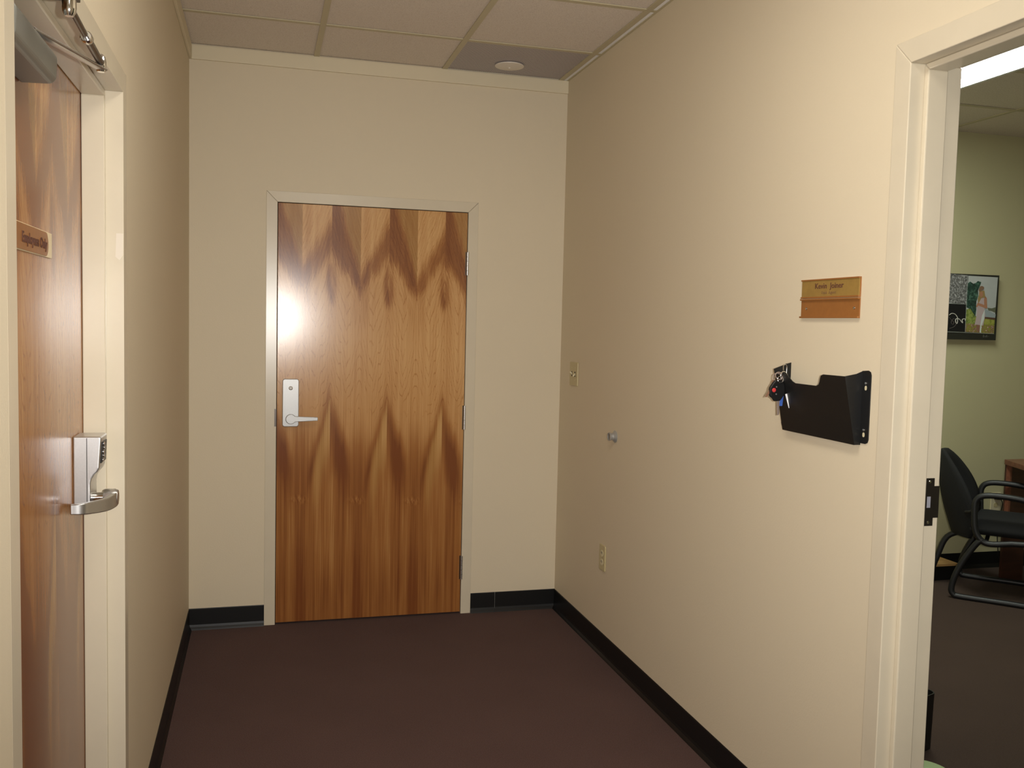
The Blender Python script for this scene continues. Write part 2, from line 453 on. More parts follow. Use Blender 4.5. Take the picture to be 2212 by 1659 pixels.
ox = [3.31-0.61*2, 3.31-0.61, 3.31, 3.92, 4.53, 5.14]; oy = [-0.28 - 0.61*i for i in range(8)]
oh = [(ox[1], ox[2], oy[2], oy[0])]
ceiling('ceiling_office', XO-.01, OX1, -5.2, OY1, ox, oy, oh)
# soffit strips under the ceiling
bm = nb(); box(bm, (XL+0.0, -0.012, 2.655), (XR, 0.0, CZ)); mk('trim_1', bm, 'trimstrip', kind='structure', bevel=0.002)
bm = nb(); box(bm, (XL, -0.012, 2.655), (XL+0.012, YF, CZ)); mk('trim_2', bm, 'trimstrip', kind='structure', bevel=0.002)

# vinyl cove base
def base_prof(h=0.102):
    return [(0, 0), (0.014, 0), (0.011, 0.006), (0.006, 0.014), (0.0035, 0.024), (0.0032, h-.003), (0.0018, h), (0, h)]
def baseboard(name, p0, p1, nrm, mat='black_vinyl'):
    bm = nb(); p0 = Vector(p0); p1 = Vector(p1); nrm = Vector(nrm)
    pts = [p0 + nrm*d + Vector((0, 0, z)) for d, z in base_prof()]
    prism(bm, pts, p1-p0)
    return mk(name, bm, mat, kind='structure')
baseboard('baseboard_back', (XL, 0, 0), (-0.003-ft, 0, 0), (0, -1, 0))
b2 = baseboard('baseboard_back_right', (DOORW+ft+.003, 0, 0), (1.0965, 0, 0), (0, -1, 0))
baseboard('baseboard_back_corner', (1.0975, 0, 0), (XR, 0, 0), (0, -1, 0))
bm = nb(); box(bm, (1.0965, -0.0015, 0.003), (1.0975, 0, 0.10)); mk('seam', bm, 'seam', b2)
baseboard('baseboard_left', (XL, 0, 0), (XL, LY0+ft, 0), (1, 0, 0))
baseboard('baseboard_right', (XR, 0, 0), (XR, RY0+ft+.006, 0), (-1, 0, 0))
baseboard('baseboard_office', (XO, OY1, 0), (OX1, OY1, 0), (0, -1, 0))

# ---------------------------------------------------------------- door in the far wall
d1 = thing('door_1', (0, 0, 0), kind='structure')
bm = nb(); g = 0.003
def frame3(bm, u0, u1, ztop, ft, mapf, depth0, depth1):
    """mitred jamb-head-jamb ring; mapf(u,d,z)->xyz; u0<u1 opening edges"""
    def pr(poly):
        pts = [mapf(u, depth0, z) for u, z in poly]
        prism(bm, pts, Vector(mapf(0, depth1, 0)) - Vector(mapf(0, depth0, 0)))
    e = 0.0004
    pr([(u0-ft, 0), (u0, 0), (u0, ztop-e), (u0-ft, ztop+ft-e)])
    pr([(u1, 0), (u1+ft, 0), (u1+ft, ztop+ft-e), (u1, ztop-e)])
    pr([(u0, ztop+e), (u1, ztop+e), (u1+ft, ztop+ft+e), (u0-ft, ztop+ft+e)])
mp = lambda u, d, z: (u, d, z)
frame3(bm, -g, DOORW+g, DOORH+g, ft, mp, -0.004, WT)
mk('door_frame', bm, 'frame', d1, bevel=0.0015)
bm = nb()
for a, b in (((-g, .050, 0), (.013, .066, DOORH+g)), ((DOORW-.013, .050, 0), (DOORW+g, .066, DOORH+g)), ((-g, .050, DOORH-.013), (DOORW+g, .066, DOORH+g))): box(bm, a, b)
box(bm, (-g, .066, 0), (DOORW+g, .075, DOORH+g))
mk('door_stop', bm, 'gap', d1)
bm = nb(); box(bm, (0, -0.001, 0.010), (DOORW, 0.044, DOORH)); mk('door_leaf', bm, 'veneer', d1, bevel=0.001)
for z0, z1 in ((1.722, 1.837), (0.947, 1.069), (0.180, 0.301)):
    bm = nb()
    x = 0.9165; zs = [z0 + (z1-z0)*k/5 for k in range(6)]
    for k in range(5): lathe(bm, [(0, zs[k]+.0004), (0.0062, zs[k]+.0006), (0.0062, zs[k+1]-.0006), (0, zs[k+1]-.0004)], (x, -0.0075, 0), (0, 0, 1), 18)
    h = auto_smooth(mk('hinge', bm, 'satin', d1))
    bm = nb(); box(bm, (x-.010, -.003, z0), (x+.0115, -.0012, z1)); mk('hinge_leaf', bm, 'dark_metal', h)
# lever lock on the far door
lcx, lz0, lz1 = 0.0635, 0.968, 1.198
bm = nb(); prism(bm, [(lcx+a, -0.001, (lz0+lz1)/2+b) for a, b in rrect(0.077, lz1-lz0, 0.012)], (0, -0.014, 0))
lp = mk('lock_plate', bm, 'satin_paint', d1, bevel=0.003)
bm = nb(); lathe(bm, [(0, 0), (0.0095, 0), (0.0095, 0.0022), (0.0075, 0.003), (0.0065, 0.0015), (0, 0.0015)], (lcx, -0.015, 1.154), (0, -1, 0), 28)
cyl = auto_smooth(mk('key_cylinder', bm, 'chrome', lp))
bm = nb(); lathe(bm, [(0, 0), (0.0045, 0), (0, 0.0006)], (lcx, -0.0166, 1.154), (0, -1, 0), 20); mk('keyway', bm, 'dark_metal', cyl) if False else bm.free()
bm = nb(); lathe(bm, [(0, 0), (0.020, 0), (0.020, 0.03), (0, 0.03)], (lcx, -0.015, 1.009), (0, -1, 0), 32)
auto_smooth(mk('spindle', bm, 'satin_paint', lp))
bm = nb(); poly = []
for k in range(25):
    a = math.radians(35 + (360-70)*k/24); poly.append((0.0235*math.cos(a), 0.0235*math.sin(a)))
poly += [(0.030, -0.0125), (0.126, -0.0080), (0.126, 0.0085), (0.030, 0.0125)]
prism(bm, [(lcx+a, -0.045, 1.009+b) for a, b in poly], (0, -0.016, 0))
mk('lever', bm, 'satin_paint', lp, bevel=0.0022)
bm = nb(); box(bm, (-0.0115, -0.0050, 0.969), (-0.0028, -0.0035, 1.053)); mk('strike_plate', bm, 'dark_metal', d1)

# ---------------------------------------------------------------- left door (closed, recessed)
d2 = thing('door_2', (XL, (LY0+LY1)/2, 0), kind='structure')
bm = nb()
mpl = lambda u, d, z: (XL - d, u, z)
frame3(bm, LY1, LY0, HEAD, ft, mpl, -0.0001, WT+.003)
mk('door_frame', bm, 'frame', d2)
bm = nb()
frame3(bm, LY1+.016, LY0-.016, HEAD-.016, 0.0158, mpl, 0.040, 0.092)
mk('door_stop', bm, 'frame', d2, bevel=0.0025)
LX = XL - 0.0925     # face of the left door leaf
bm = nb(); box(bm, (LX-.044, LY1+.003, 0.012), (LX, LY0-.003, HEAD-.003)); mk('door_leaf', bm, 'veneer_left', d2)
bm = nb(); box(bm, (LX-.06, LY1, 0), (LX-.046, LY0, HEAD)); mk('door_backing', bm, 'gap', d2)
# sticker on the jamb
bm = nb()
prism(bm, [(XL-.001, LY0-.0006, 1.683), (XL-.017, LY0-.0006, 1.683), (XL-.019, LY0-.0006, 1.626), (XL-.010, LY0-.0006, 1.618), (XL-.002, LY0-.0006, 1.630)], (0, 0.0007, 0))
mk('sticker', bm, plain('sticker_film', (.67, .60, .49), .3), d2)
# keypad lock on the left door
ly0, ly1 = -2.215, -2.128
bm = nb()
prof = [(LX, 1.036), (XL-.055, 1.036), (XL-.055, 1.088), (XL-.053, 1.100), (XL-.047, 1.110), (XL-.041, 1.116), (XL-.036, 1.126), (XL-.0315, 1.196), (XL-.034, 1.200), (LX, 1.200)]
prism(bm, [(x, ly0, z) for x, z in prof], (0, ly1-ly0, 0))
kl = mk('keypad_lock', bm, 'satin', d2, bevel=0.0035, seg=3)
bm = nb(); prism(bm, [(XL-.0300, ly0+.012, 1.186), (XL-.0325, ly0+.012, 1.136), (XL-.040, ly0+.012, 1.136), (XL-.040, ly0+.012, 1.186)], (0, ly1-ly0-.024, 0))
kp = mk('keypad', bm, 'black_plastic', kl, bevel=0.001)
for k in range(5):
    bm = nb(); lathe(bm, [(0, -.002), (0.0045, -.002), (0.0045, 0.003), (0, 0.004)], (XL-.0312-0.0005*k, ly0+.030+.007*(k % 2), 1.180-0.0095*k), (1, 0, 0), 14)
    auto_smooth(mk('button', bm, 'chrome', kl))
for vy in (ly0-0.0004,):
    bm = nb(); box(bm, (XL-.0630, vy, 1.040), (XL-.0615, vy+.001, 1.197)); mk('side_groove', bm, 'dark', kl)
bm = nb(); ycl = -2.175; zc = 1.050
lathe(bm, [(0, -.01), (0.0125, -.01), (0.0125, 0.022), (0.0155, 0.024), (0.0155, 0.026), (0, 0.026)], (XL-.055, ycl, zc), (1, 0, 0), 28)
auto_smooth(mk('spindle', bm, 'chrome', kl))
bm = nb(); lathe(bm, [(0, 0), (0.0185, 0), (0.0205, 0.004), (0.0205, 0.024), (0.017, 0.031), (0, 0.033)], (XL-.0315, ycl, zc), (1, 0, 0), 32)
auto_smooth(mk('lever_hub', bm, 'satin', kl))
bm = nb()
path = smooth_path([(XL-.008, ycl+.014, zc-.002), (XL-.009, ycl-.018, zc-.004), (XL-.020, ycl-.058, zc-.006), (XL-.044, ycl-.100, zc-.004), (XL-.060, ycl-.122, zc-.002), (XL-.082, ycl-.126, zc-.002)], 6)
rings = []
for i, p in enumerate(path):
    T = (path[min(i+1, len(path)-1)] - path[max(i-1, 0)]).normalized(); Nn = Vector((0, 0, 1)).cross(T).normalized()
    t = i/(len(path)-1); hw = 0.0175 - 0.0065*t; th = 0.007
    rings.append([bm.verts.new(p + Nn*a*th + Vector((0, 0, b*hw))) for a, b in ((-1, -1), (1, -1), (1, 1), (-1, 1))])
for A, B in zip(rings, rings[1:]):
    for k in range(4): bm.faces.new((A[k], A[(k+1) % 4], B[(k+1) % 4], B[k]))
bm.faces.new(rings[0]); bm.faces.new(rings[-1])
auto_smooth(mk('lever', bm, 'satin', kl, bevel=0.002))
# door closer
cy = -2.66
bm = nb(); prism(bm, [(LX, 0, 1.895), (XL-.040, 0, 1.897), (XL-.032, 0, 1.905), (XL-.030, 0, 1.945), (XL-.037, 0, 1.953), (LX, 0, 1.955)], (0, -0.29, 0))
bmesh.ops.translate(bm, verts=bm.verts, vec=(0, cy, 0))
dc = mk('door_closer', bm, 'closer_paint', d2, bevel=0.005, seg=3)
bm = nb(); lathe(bm, [(0, 0), (0.012, 0), (0.012, .02), (0, .02)], (-.455, -2.745, 1.95), (0, 0, 1), 20); auto_smooth(mk('pinion', bm, 'satin', dc))
EL = Vector((-.378, -2.520, 1.970)); SH = Vector((-.369, -2.876, 1.970)); MA = Vector((-.455, -2.755, 1.970))
bm = nb(); tube(bm, [MA, MA.lerp(EL, .5), EL + (EL-MA).normalized()*.006], lambda t: 0.0125-.002*t, 16, flat=1.0)
for v in bm.verts: v.co.z = 1.966 + (v.co.z-1.970)*0.34
mk('main_arm', bm, 'satin', dc)
bm = nb(); tube(bm, [EL+Vector((0, 0, .007)), EL.lerp(SH, .5)+Vector((0, 0, .005))], 0.0072, 14)
tube(bm, [EL.lerp(SH, .5)+Vector((0, 0, .005)), SH+Vector((0, 0, .005))], 0.0052, 14)
auto_smooth(mk('forearm', bm, 'dark_metal', dc))
mid = EL.lerp(SH, .5)+Vector((0, 0, .005)); ax = (SH-EL).normalized()
bm = nb(); lathe(bm, [(0, -.011), (.0085, -.011), (.0105, -.008), (.0105, .008), (.0085, .011), (0, .011)], mid, ax, 22); auto_smooth(mk('collar', bm, 'chrome', dc))
bm = nb(); lathe(bm, [(0, -.010), (.007, -.010), (.010, -.004), (.010, .010), (.008, .020), (.004, .024), (0, .024)], EL, (0, 0, 1), 22); auto_smooth(mk('elbow_joint', bm, 'chrome', dc))
bm = nb(); lathe(bm, [(0, -.012), (.0065, -.012), (.010, -.006), (.011, 0), (.011, .018), (0, .018)], SH, (0, 0, 1), 22); auto_smooth(mk('shoe_stud', bm, 'chrome', dc))
bm = nb(); box(bm, (LX+.012, SH.y-.016, 1.985), (SH.x+.014, SH.y+.016, 1.9915)); mk('bracket', bm, 'dark_metal', dc, bevel=.0015)
# name plate on the left door
sg = thing('name_plate', (LX, -2.56, 1.62), 'small golden plate lettered Employees Only on the wooden door at the left edge', 'sign')
zc2 = 1.6215
bm = nb(); box(bm, (LX, -2.760, zc2-.0255), (LX+.003, -2.4275, zc2+.0255)); mk('holder', bm, 'plate_glint', sg, bevel=.001)  # pale colour paints in the reflection around the plate's rounded end
bm = nb(); pts = [(LX+.003, -2.758, zc2-.0235)]
for k in range(13):
    a = -PI/2 + PI*k/12; pts.append((LX+.003, -2.486 + .020*math.cos(a), zc2 + .0235*math.sin(a)))
pts.append((LX+.003, -2.758, zc2+.0235))
prism(bm, pts, (0.0015, 0, 0)); mk('plate', bm, 'holder_wood', sg)
text('lettering', 'Employees Only', 0.027, 'engrave', sg, (LX+.0048, -2.580, zc2-.001), (0, 1, 0), (0, 0, 1), sx=1.12, bold=.0006, label='dark engraved letters')

# ---------------------------------------------------------------- right doorway (open)
d3 = thing('door_3', (XR, (RY0+RY1)/2, 0), kind='structure')
RH = 2.128
bm = nb(); mpr = lambda u, d, z: (XR + d, u, z)
frame3(bm, RY1, RY0, RH, ft+.006, mpr, -0.003, WT+.003)
mk('door_frame', bm, 'frame', d3, bevel=0.0022)
bm = nb(); frame3(bm, RY1+.016, RY0-.016, RH-.016, 0.0158, mpr, 0.036, 0.092)
mk('door_stop', bm, 'frame', d3, bevel=0.003)
zs = 1.067; xs0 = XR+.1035
bm = nb()
poly = [(xs0, zs-.060), (xs0+.024, zs-.060), (xs0+.024, zs-.040), (xs0+.0395, zs-.040), (xs0+.0395, zs+.040), (xs0+.024, zs+.040), (xs0+.024, zs+.060), (xs0, zs+.060)]
prism(bm, [(a, RY0-.0012, b) for a, b in poly], (0, .0014, 0))
sp = mk('strike_plate', bm, 'dark_metal', d3)
bm = nb(); box(bm, (xs0+.004, RY0-.002, zs-.014), (xs0+.014, RY0-.0012, zs+.014)); mk('latch_hole', bm, plain('latch_hole_grey', (.30, .30, .34), .5), sp)
for zz in (-.051, .051):
    bm = nb(); lathe(bm, [(0, 0), (.004, 0), (.003, .0012), (0, .0012)], (xs0+.011, RY0-.0012, zs+zz), (0, -1, 0), 14); mk('screw', bm, 'chrome', sp)

# ---------------------------------------------------------------- ceiling vent
vt = thing('ceiling_vent', (1.082, -0.235, CZ), 'perforated grey metal air vent with a round centre disc in the ceiling corner', 'vent')
bm = nb(); x0, x1, y0, y1 = hx[1]+T24, hx[2]-T24, hy[0]+T24, -0.0125
z0 = CZ+.004; n = 24; grid_ = [[None]*(n+1) for _ in range(n+1)]
for i in range(n+1):
    for j in range(n+1):
        xx = x0+(x1-x0)*i/n; yy = y0+(y1-y0)*j/n; r = math.hypot(xx-1.066, yy+.172)
        grid_[i][j] = bm.verts.new((xx, yy, z0 + 0.004*math.exp(-((r-.115)/.03)**2)))
for i in range(n):
    for j in range(n): bm.faces.new((grid_[i][j], grid_[i+1][j], grid_[i+1][j+1], grid_[i][j+1]))
mk('perforated_panel', bm, 'perf', vt, smooth=True)
bm = nb(); lathe(bm, [(0, .012), (.066, .012), (.070, .009), (.069, .006), (.03, .001), (.006, .0), (.005, -.003), (0, -.004)], (1.066, -.172, CZ-.010), (0, 0, 1), 48)
auto_smooth(mk('centre_disc', bm, plain('disc_enamel', (.72, .66, .58), .4), vt))
bm = nb(); lathe(bm, [(0, 0), (.007, 0), (.007, .055), (0, .055)], (1.066, -.172, CZ-.004), (0, 0, 1), 12); mk('stem', bm, 'dark_metal', vt)
bm = nb(); box(bm, (hx[1]-.01, hy[0]-.01, CZ+.06), (hx[2]+.01, 0.0, CZ+.075)); mk('duct_cover', bm, 'dark', vt)

# ---------------------------------------------------------------- lights in the ceilings
def troffer(label, h, col, strength, group=None):
    x0, x1, y0, y1 = h
    t = thing('ceiling_light', ((x0+x1)/2, (y0+y1)/2, CZ), label, 'light', group)
    bm = nb(); f = .022
    for a, b in (((x0, y0), (x0+f, y1)), ((x1-f, y0), (x1, y1)), ((x0+f, y0), (x1-f, y0+f)), ((x0+f, y1-f), (x1-f, y1))):
        box(bm, (*a, CZ-.005), (*b, CZ+.014))
    mk('frame', bm, 'white', t)
    bm = nb(); box(bm, (x0+f, y0+f, CZ-.004), (x1-f, y1-f, CZ-.001))
    mk('diffuser', bm, plain('diffuser_'+str(len(bpy.data.materials)), (.8, .8, .8), .4, emis=(col, strength)), t)
    bm = nb(); box(bm, (x0, y0, CZ+.03), (x1, y1, CZ+.10)); mk('housing', bm, 'white', t)
troffer('bright white fluorescent ceiling light seen through the right doorway', (ox[1], ox[2], oy[2], oy[0]), (.93, 1.0, .90), OFFICE_LIGHT)
troffer('hall ceiling light above the camera', hall_holes[0], (1.0, .93, .82), HALL_LIGHT, 'hall ceiling lights')
troffer('hall ceiling light at the near end of the hall', hall_holes[1], (1.0, .93, .82), HALL_LIGHT, 'hall ceiling lights')

# ---------------------------------------------------------------- switch, outlets, bumper
def wallplate(name, label, cat, yc, zc, w, h):
    t = thing(name, (XR, yc, zc), label, cat)
    bm = nb(); prism(bm, [(XR, yc+a, zc+b) for a, b in rrect(w, h, .004, 3)], (-.006, 0, 0))
    mk('cover_plate', bm, 'plate', t, bevel=.0025)
    return t
t = wallplate('light_switch', 'ivory double light switch on the right wall near the far corner', 'switch', -.226, 1.246, .117, .117)
for dy, up in ((.023, 1), (-.023, -1)):
    bm = nb(); box(bm, (XR-.0068, -.226+dy-.0055, 1.246-.012), (XR-.006, -.226+dy+.0055, 1.246+.012)); mk('switch_slot', bm, 'dark', t)
    bm = nb(); prism(bm, [(XR-.006, -.226+dy-.004, 1.246-.006), (XR-.006, -.226+dy-.004, 1.246+.006), (XR-.018, -.226+dy-.004, 1.246+.003+.009*up), (XR-.018, -.226+dy-.004, 1.246-.004+.009*up)], (0, .008, 0))
    mk('toggle', bm, 'ivory', t, bevel=.0008)
    for zz in (-.030, .030):
        bm = nb(); lathe(bm, [(0, 0), (.003, 0), (.002, .001), (0, .001)], (XR-.006, -.226+dy, 1.246+zz), (-1, 0, 0), 12); mk('screw', bm, 'ivory', t)
t = wallplate('wall_outlet', 'ivory duplex wall outlet low on the right wall', 'outlet', -.688, .443, .072, .116)
for zz in (-.020, .020):
    bm = nb(); prism(bm, [(XR-.006, -.688+a, .443+zz+b) for a, b in rrect(.033, .028, .012, 5)], (-.0015, 0, 0)); so = mk('socket', bm, 'ivory', t)
    for dy in (-.006, .006):
        bm = nb(); box(bm, (XR-.0082, -.688+dy-.001, .443+zz-.002), (XR-.0075, -.688+dy+.001, .443+zz+.007)); mk('slot', bm, 'dark', so)
bm = nb(); lathe(bm, [(0, 0), (.003, 0), (.002, .001), (0, .001)], (XR-.006, -.688, .443), (-1, 0, 0), 12); mk('screw', bm, 'chrome', t)
t = thing('wall_bumper', (XR, -.778, 1.006), 'round chrome door bumper on the right wall above the outlet', 'door stop')
bm = nb(); lathe(bm, [(0, 0), (.026, 0), (.027, .003), (.022, .007), (.016, .012), (.0155, .020), (.0185, .026), (.0185, .030), (.0150, .031), (.0145, .026), (.0, .025)], (XR, -.790, 1.005), (-1, 0, 0), 36)
auto_smooth(mk('bumper_body', bm, 'satin_paint', t), 30)
bm = nb(); lathe(bm, [(0, 0), (.0143, 0), (.0143, .003), (.006, .0015), (0, .001)], (XR-.0255, -.790, 1.005), (-1, 0, 0), 28); mk('rubber_pad', bm, plain('grey_rubber', (.20, .18, .15), .7), t)

# ---------------------------------------------------------------- name plates on the right wall
def strip_sign(name, label, z0, z1, y0, y1, mat, wood=True):
    t = thing(name, (XR, (y0+y1)/2, (z0+z1)/2), label, 'sign')
    bm = nb()
    box(bm, (XR-.003, y0, z0), (XR, y1, z1)); box(bm, (XR-.0085, y0, z0), (XR-.003, y1, z0+.005)); box(bm, (XR-.0085, y0, z1-.004), (XR-.003, y1, z1))
    mk('holder', bm, 'holder_wood', t, bevel=.0006)
    return t
ys0, ys1 = -2.191, -2.4545
t = strip_sign('name_plate', 'gold engraved name plate with dark lettering on the right wall beside the doorway', 1.5755, 1.6285, ys0, ys1, 'gold')
bm = nb(); box(bm, (XR-.0062, ys0-.002, 1.5805), (XR-.003, ys1+.002, 1.6245)); mk('plate', bm, 'gold', t)
text('lettering', 'Kevin  Joiner', .0215, 'engrave', t, (XR-.0066, -2.322, 1.6085), (0, -1, 0), (0, 0, 1), sx=1.16, bold=.0001, label='large dark engraved letters')
text('small_lettering', 'Field  Agent', .0115, 'engrave2', t, (XR-.0066, -2.322, 1.5905), (0, -1, 0), (0, 0, 1), sx=1.18, label='small faint engraved letters')
t = strip_sign('empty_name_plate_holder', 'blank bronze name plate holder directly under the lettered gold plate', 1.521, 1.5745, ys0+.003, ys1, 'holder_wood')
for yy in (-2.214, -2.432):
    bm = nb(); lathe(bm, [(0, 0), (.0042, 0), (.0035, .0015), (0, .002)], (XR-.003, yy, 1.5475), (-1, 0, 0), 16); auto_smooth(mk('screw', bm, 'chrome', t))

# ---------------------------------------------------------------- black wall file pocket
FY0, FY1 = -2.145, -2.478
t = thing('file_holder', (XR, (FY0+FY1)/2, 1.2), 'black plastic wall file pocket with a notched front below the name plates', 'file holder')
def shell(bm, pts, nrm, th=.0025):
    prism(bm, pts, Vector(nrm)*th)
dT, dB, zT, zB = .055, .018, 1.3715, 1.195
def fp(y, z):   # point on the sloping front panel
    d = dB + (dT-dB)*(z-zB)/(zT-zB); return Vector((XR-d, y, z))
def arc2(c, r, a0, a1, n=6): return [(c[0]+r*math.cos(math.radians(a0+(a1-a0)*k/n)), c[1]+r*math.sin(math.radians(a0+(a1-a0)*k/n))) for k in range(n+1)]
ya, yb = -2.245, -2.368          # notch sides (far, near)
zn = 1.338
front = [(FY0, zB), (FY0, 1.352)]
front += [(-2.170, 1.360), (-2.190, 1.363), (-2.205, 1.360), (-2.218, 1.352), (-2.230, 1.343), (-2.244, zn)]
front += [(-2.346, zn), (-2.358, zn+.004), (-2.364, zn+.012), (-2.368, 1.358), (-2.374, 1.367), (-2.386, 1.371), (FY1, zT), (FY1, zB)]
bm = nb(); shell(bm, [fp(y, z) for y, z in front], (-1, 0, 0), -.0025); mk('front_panel', bm, 'black_plastic', t)
bm = nb(); shell(bm, [(XR, FY0, zB), (XR, FY0, 1.392), (XR-.012, FY0, 1.389), tuple(fp(FY0, 1.373)), tuple(fp(FY0, zB))], (0, 1, 0)); mk('side_panel', bm, 'black_plastic', t)
bm = nb(); shell(bm, [(XR, FY1, zB), (XR, FY1, 1.386), (XR-.02, FY1, 1.378), tuple(fp(FY1, zT)), tuple(fp(FY1, zB))], (0, -1, 0)); mk('side_panel', bm, 'black_plastic', t)
bm = nb(); box(bm, (XR-.018, FY0, zB), (XR, FY1, zB+.0025)); mk('bottom_panel', bm, 'black_plastic', t)
for sgn, y in ((1, FY0), (-1, FY1)):
    bm = nb(); pts = [(XR, y, 1.200), (XR, y, 1.386)] + [(XR, y+sgn*(.024+.012*math.cos(a)), 1.376+.012*math.sin(a)) for a in (PI/2, PI/4, 0)] + [(XR, y+sgn*(.024+.012*math.cos(a)), 1.212-.012*math.sin(a)) for a in (0, PI/4, PI/2)]
    prism(bm, pts, (-.003, 0, 0)); fl_ = mk('mounting_flange', bm, 'black_plastic', t, bevel=.0008)
    for zz in (1.347, 1.227):
        bm = nb(); prism(bm, [(XR-.003, y+sgn*.018+a, zz-.004+b) for a, b in rrect(.008, .012, .0039, 4)], (-.0005, 0, 0)); mk('keyhole', bm, 'ivory', fl_)
        bm = nb(); lathe(bm, [(0, 0), (.0035, 0), (.003, .002), (0, .0025)], (XR-.003, y+sgn*.018, zz+.008), (-1, 0, 0), 14); auto_smooth(mk('screw', bm, 'chrome', fl_))

# ---------------------------------------------------------------- bunch of keys on the pocket's left corner
kb = thing('key_bunch', tuple(at(1690, 812, 1, -2.165)), 'bunch of keys with a black remote fob hanging on the black wall file pocket', 'keys')
YK = -2.178
def K(px, py, y=YK): return at(px, py, 1, y)
def kscale(): return (K(1691, 830) - K(1690, 830)).length
ex, ez = Vector((1, 0, 0)), Vector((0, 0, 1))
pxm = kscale()
bm = nb(); tube(bm, smooth_path([K(1692, 800), K(1692.5, 790), K(1696, 787.5), K(1699.5, 791), K(1699, 806)], 5), .0011, 8)
auto_smooth(mk('clip', bm, 'chrome', kb))
for cx, cyy, rr, yy, mt in ((1683, 812, 6.5, YK-.004, 'nickel'), (1694, 814, 9.5, YK, 'chrome'), (1680, 816, 8, YK+.004, 'nickel'), (1686, 820, 5.5, YK-.008, 'chrome')):
    bm = nb(); c = K(cx, cyy, yy); tube(bm, ringpts(c, rr*pxm*1.1, (1, .25*(cx-1686)/5, 0), (0, .3, 1)), .0015, 8, closed=True); auto_smooth(mk('ring', bm, mt, kb))
# remote fob: rounded black shell tilted
bm = nb(); c = K(1680, 845, YK-.010)
ol = [(0, 25), (8, 24), (15, 16), (17, 4), (16, -8), (11, -16), (7, -22), (-5, -23), (-9, -17), (-15, -12), (-17, -2), (-16, 8), (-10, 18), (-5, 24)]
prism(bm, [c + ex*a*pxm*.97 + ez*b*pxm*.85 for a, b in ol], (0, .011, 0)); fob = mk('remote_fob', bm, 'black_plastic', kb, bevel=.003, seg=3)
for (a, b, r_, mt) in ((-8, 2, 4.2, 'red'), (-3, 8, 1.7, 'satin'), (-3, -6, 1.7, 'satin')):
    bm = nb(); lathe(bm, [(0, 0), (r_*pxm, 0), (r_*pxm*.8, .0014), (0, .0018)], c + ex*a*pxm + ez*b*pxm - Vector((0, .0003, 0)), (0, -1, 0), 18); auto_smooth(mk('button', bm, mt, fob))
def keyblade(p0, p1, wd, mat, name='key', th=.0022, head=None):
    p0, p1 = Vector(p0), Vector(p1); d = (p1-p0).normalized(); s = d.cross(Vector((0, 1, 0))).normalized(); L = (p1-p0).length
    bm = nb(); n = 9; left = [p0 + s*wd/2 + d*0]; right = []
    pts = [p0 + s*wd/2]
    for k in range(1, n): pts.append(p0 + d*L*.96*k/n + s*(wd/2*(.86 if k % 2 else 1.0)))
    pts += [p0 + d*L*.97 + s*wd*.28, p1, p0 + d*L*.97 - s*wd*.28, p0 - s*wd/2]
    prism(bm, pts, (0, th, 0)); o = mk(name, bm, mat, kb, bevel=.0004)
    if head:
        bm = nb(); hc = p0 - d*head*.75; prism(bm, [hc + s*head*math.cos(a) + d*head*math.sin(a) for a in [2*PI*i/18 for i in range(18)]], (0, th, 0)); mk('key_head', bm, mat, o, bevel=.0004)
    return o
keyblade(K(1681.5, 862, YK-.006), K(1680.5, 897, YK-.006), 5.6*pxm, 'nickel')
keyblade(K(1671, 832, YK+.002), K(1654, 858, YK-.012), 4.6*pxm, 'brown_key', head=7*pxm)
bm = nb(); a, b = K(1691, 850, YK), K(1686, 877, YK); prism(bm, [a+ex*.004, a-ex*.004, b-ex*.006, b+ex*.006], (0, .003, 0)); mk('blue_tag', bm, 'blue', kb, bevel=.0006)
yk2 = -2.196
keyblade(K(1698.5, 851, yk2), K(1705.5, 882, yk2), 4.0*pxm, 'white')
bm = nb(); a, b = K(1702, 849, yk2+.003), K(1708.5, 877, yk2+.003); prism(bm, [a+ex*.003, a-ex*.003, b-ex*.003, b+ex*.003], (0, .0025, 0)); mk('red_tag', bm, 'darkred', kb)

# ---------------------------------------------------------------- office: canvas collage on the far wall
YP = OY1 - .038; z0c, z1c = at(2146, 735, 1, YP).z, at(2157, 595, 1, YP).z
xr_c = at(2156.5, 640, 1, YP).x; xl_c = 3.74
cv = thing('picture_canvas', ((xl_c+xr_c)/2, OY1, z0c), 'photo collage canvas with a woman in a pink dress on the office wall', 'picture')
bm = nb(); box(bm, (xl_c, YP, z0c), (xr_c, OY1-.001, z1c)); mk('canvas', bm, plain('canvas_dark', (.018, .018, .012), .6), cv, bevel=.001)
def flat(name, pts, mat, lay, lab=None):
    bm = nb(); prism(bm, [(x, YP - .0006*lay, z) for x, z in pts], (0, .0005, 0)); return mk(name, bm, mat, cv, label=lab)
def cx_(u): return xr_c - .372 + .372*u      # u 0..1 across visible part
def cz_(v): return z0c + (z1c-z0c)*v
def U(px, py):     # zoom crop pixel (8.3x crop of the photograph) -> canvas x,z
    p = at(2000+px/8.297, 560+py/8.295, 1, YP); return (p.x, p.z)
sky = plain('print_sky', (.46, .48, .46), .6, noise_amt=.06, nscale=6)
flat('photo_colour', [U(765, 295), U(1290, 325), U(1215, 1335), U(700, 1300)], sky, 1, 'colour photo panel')
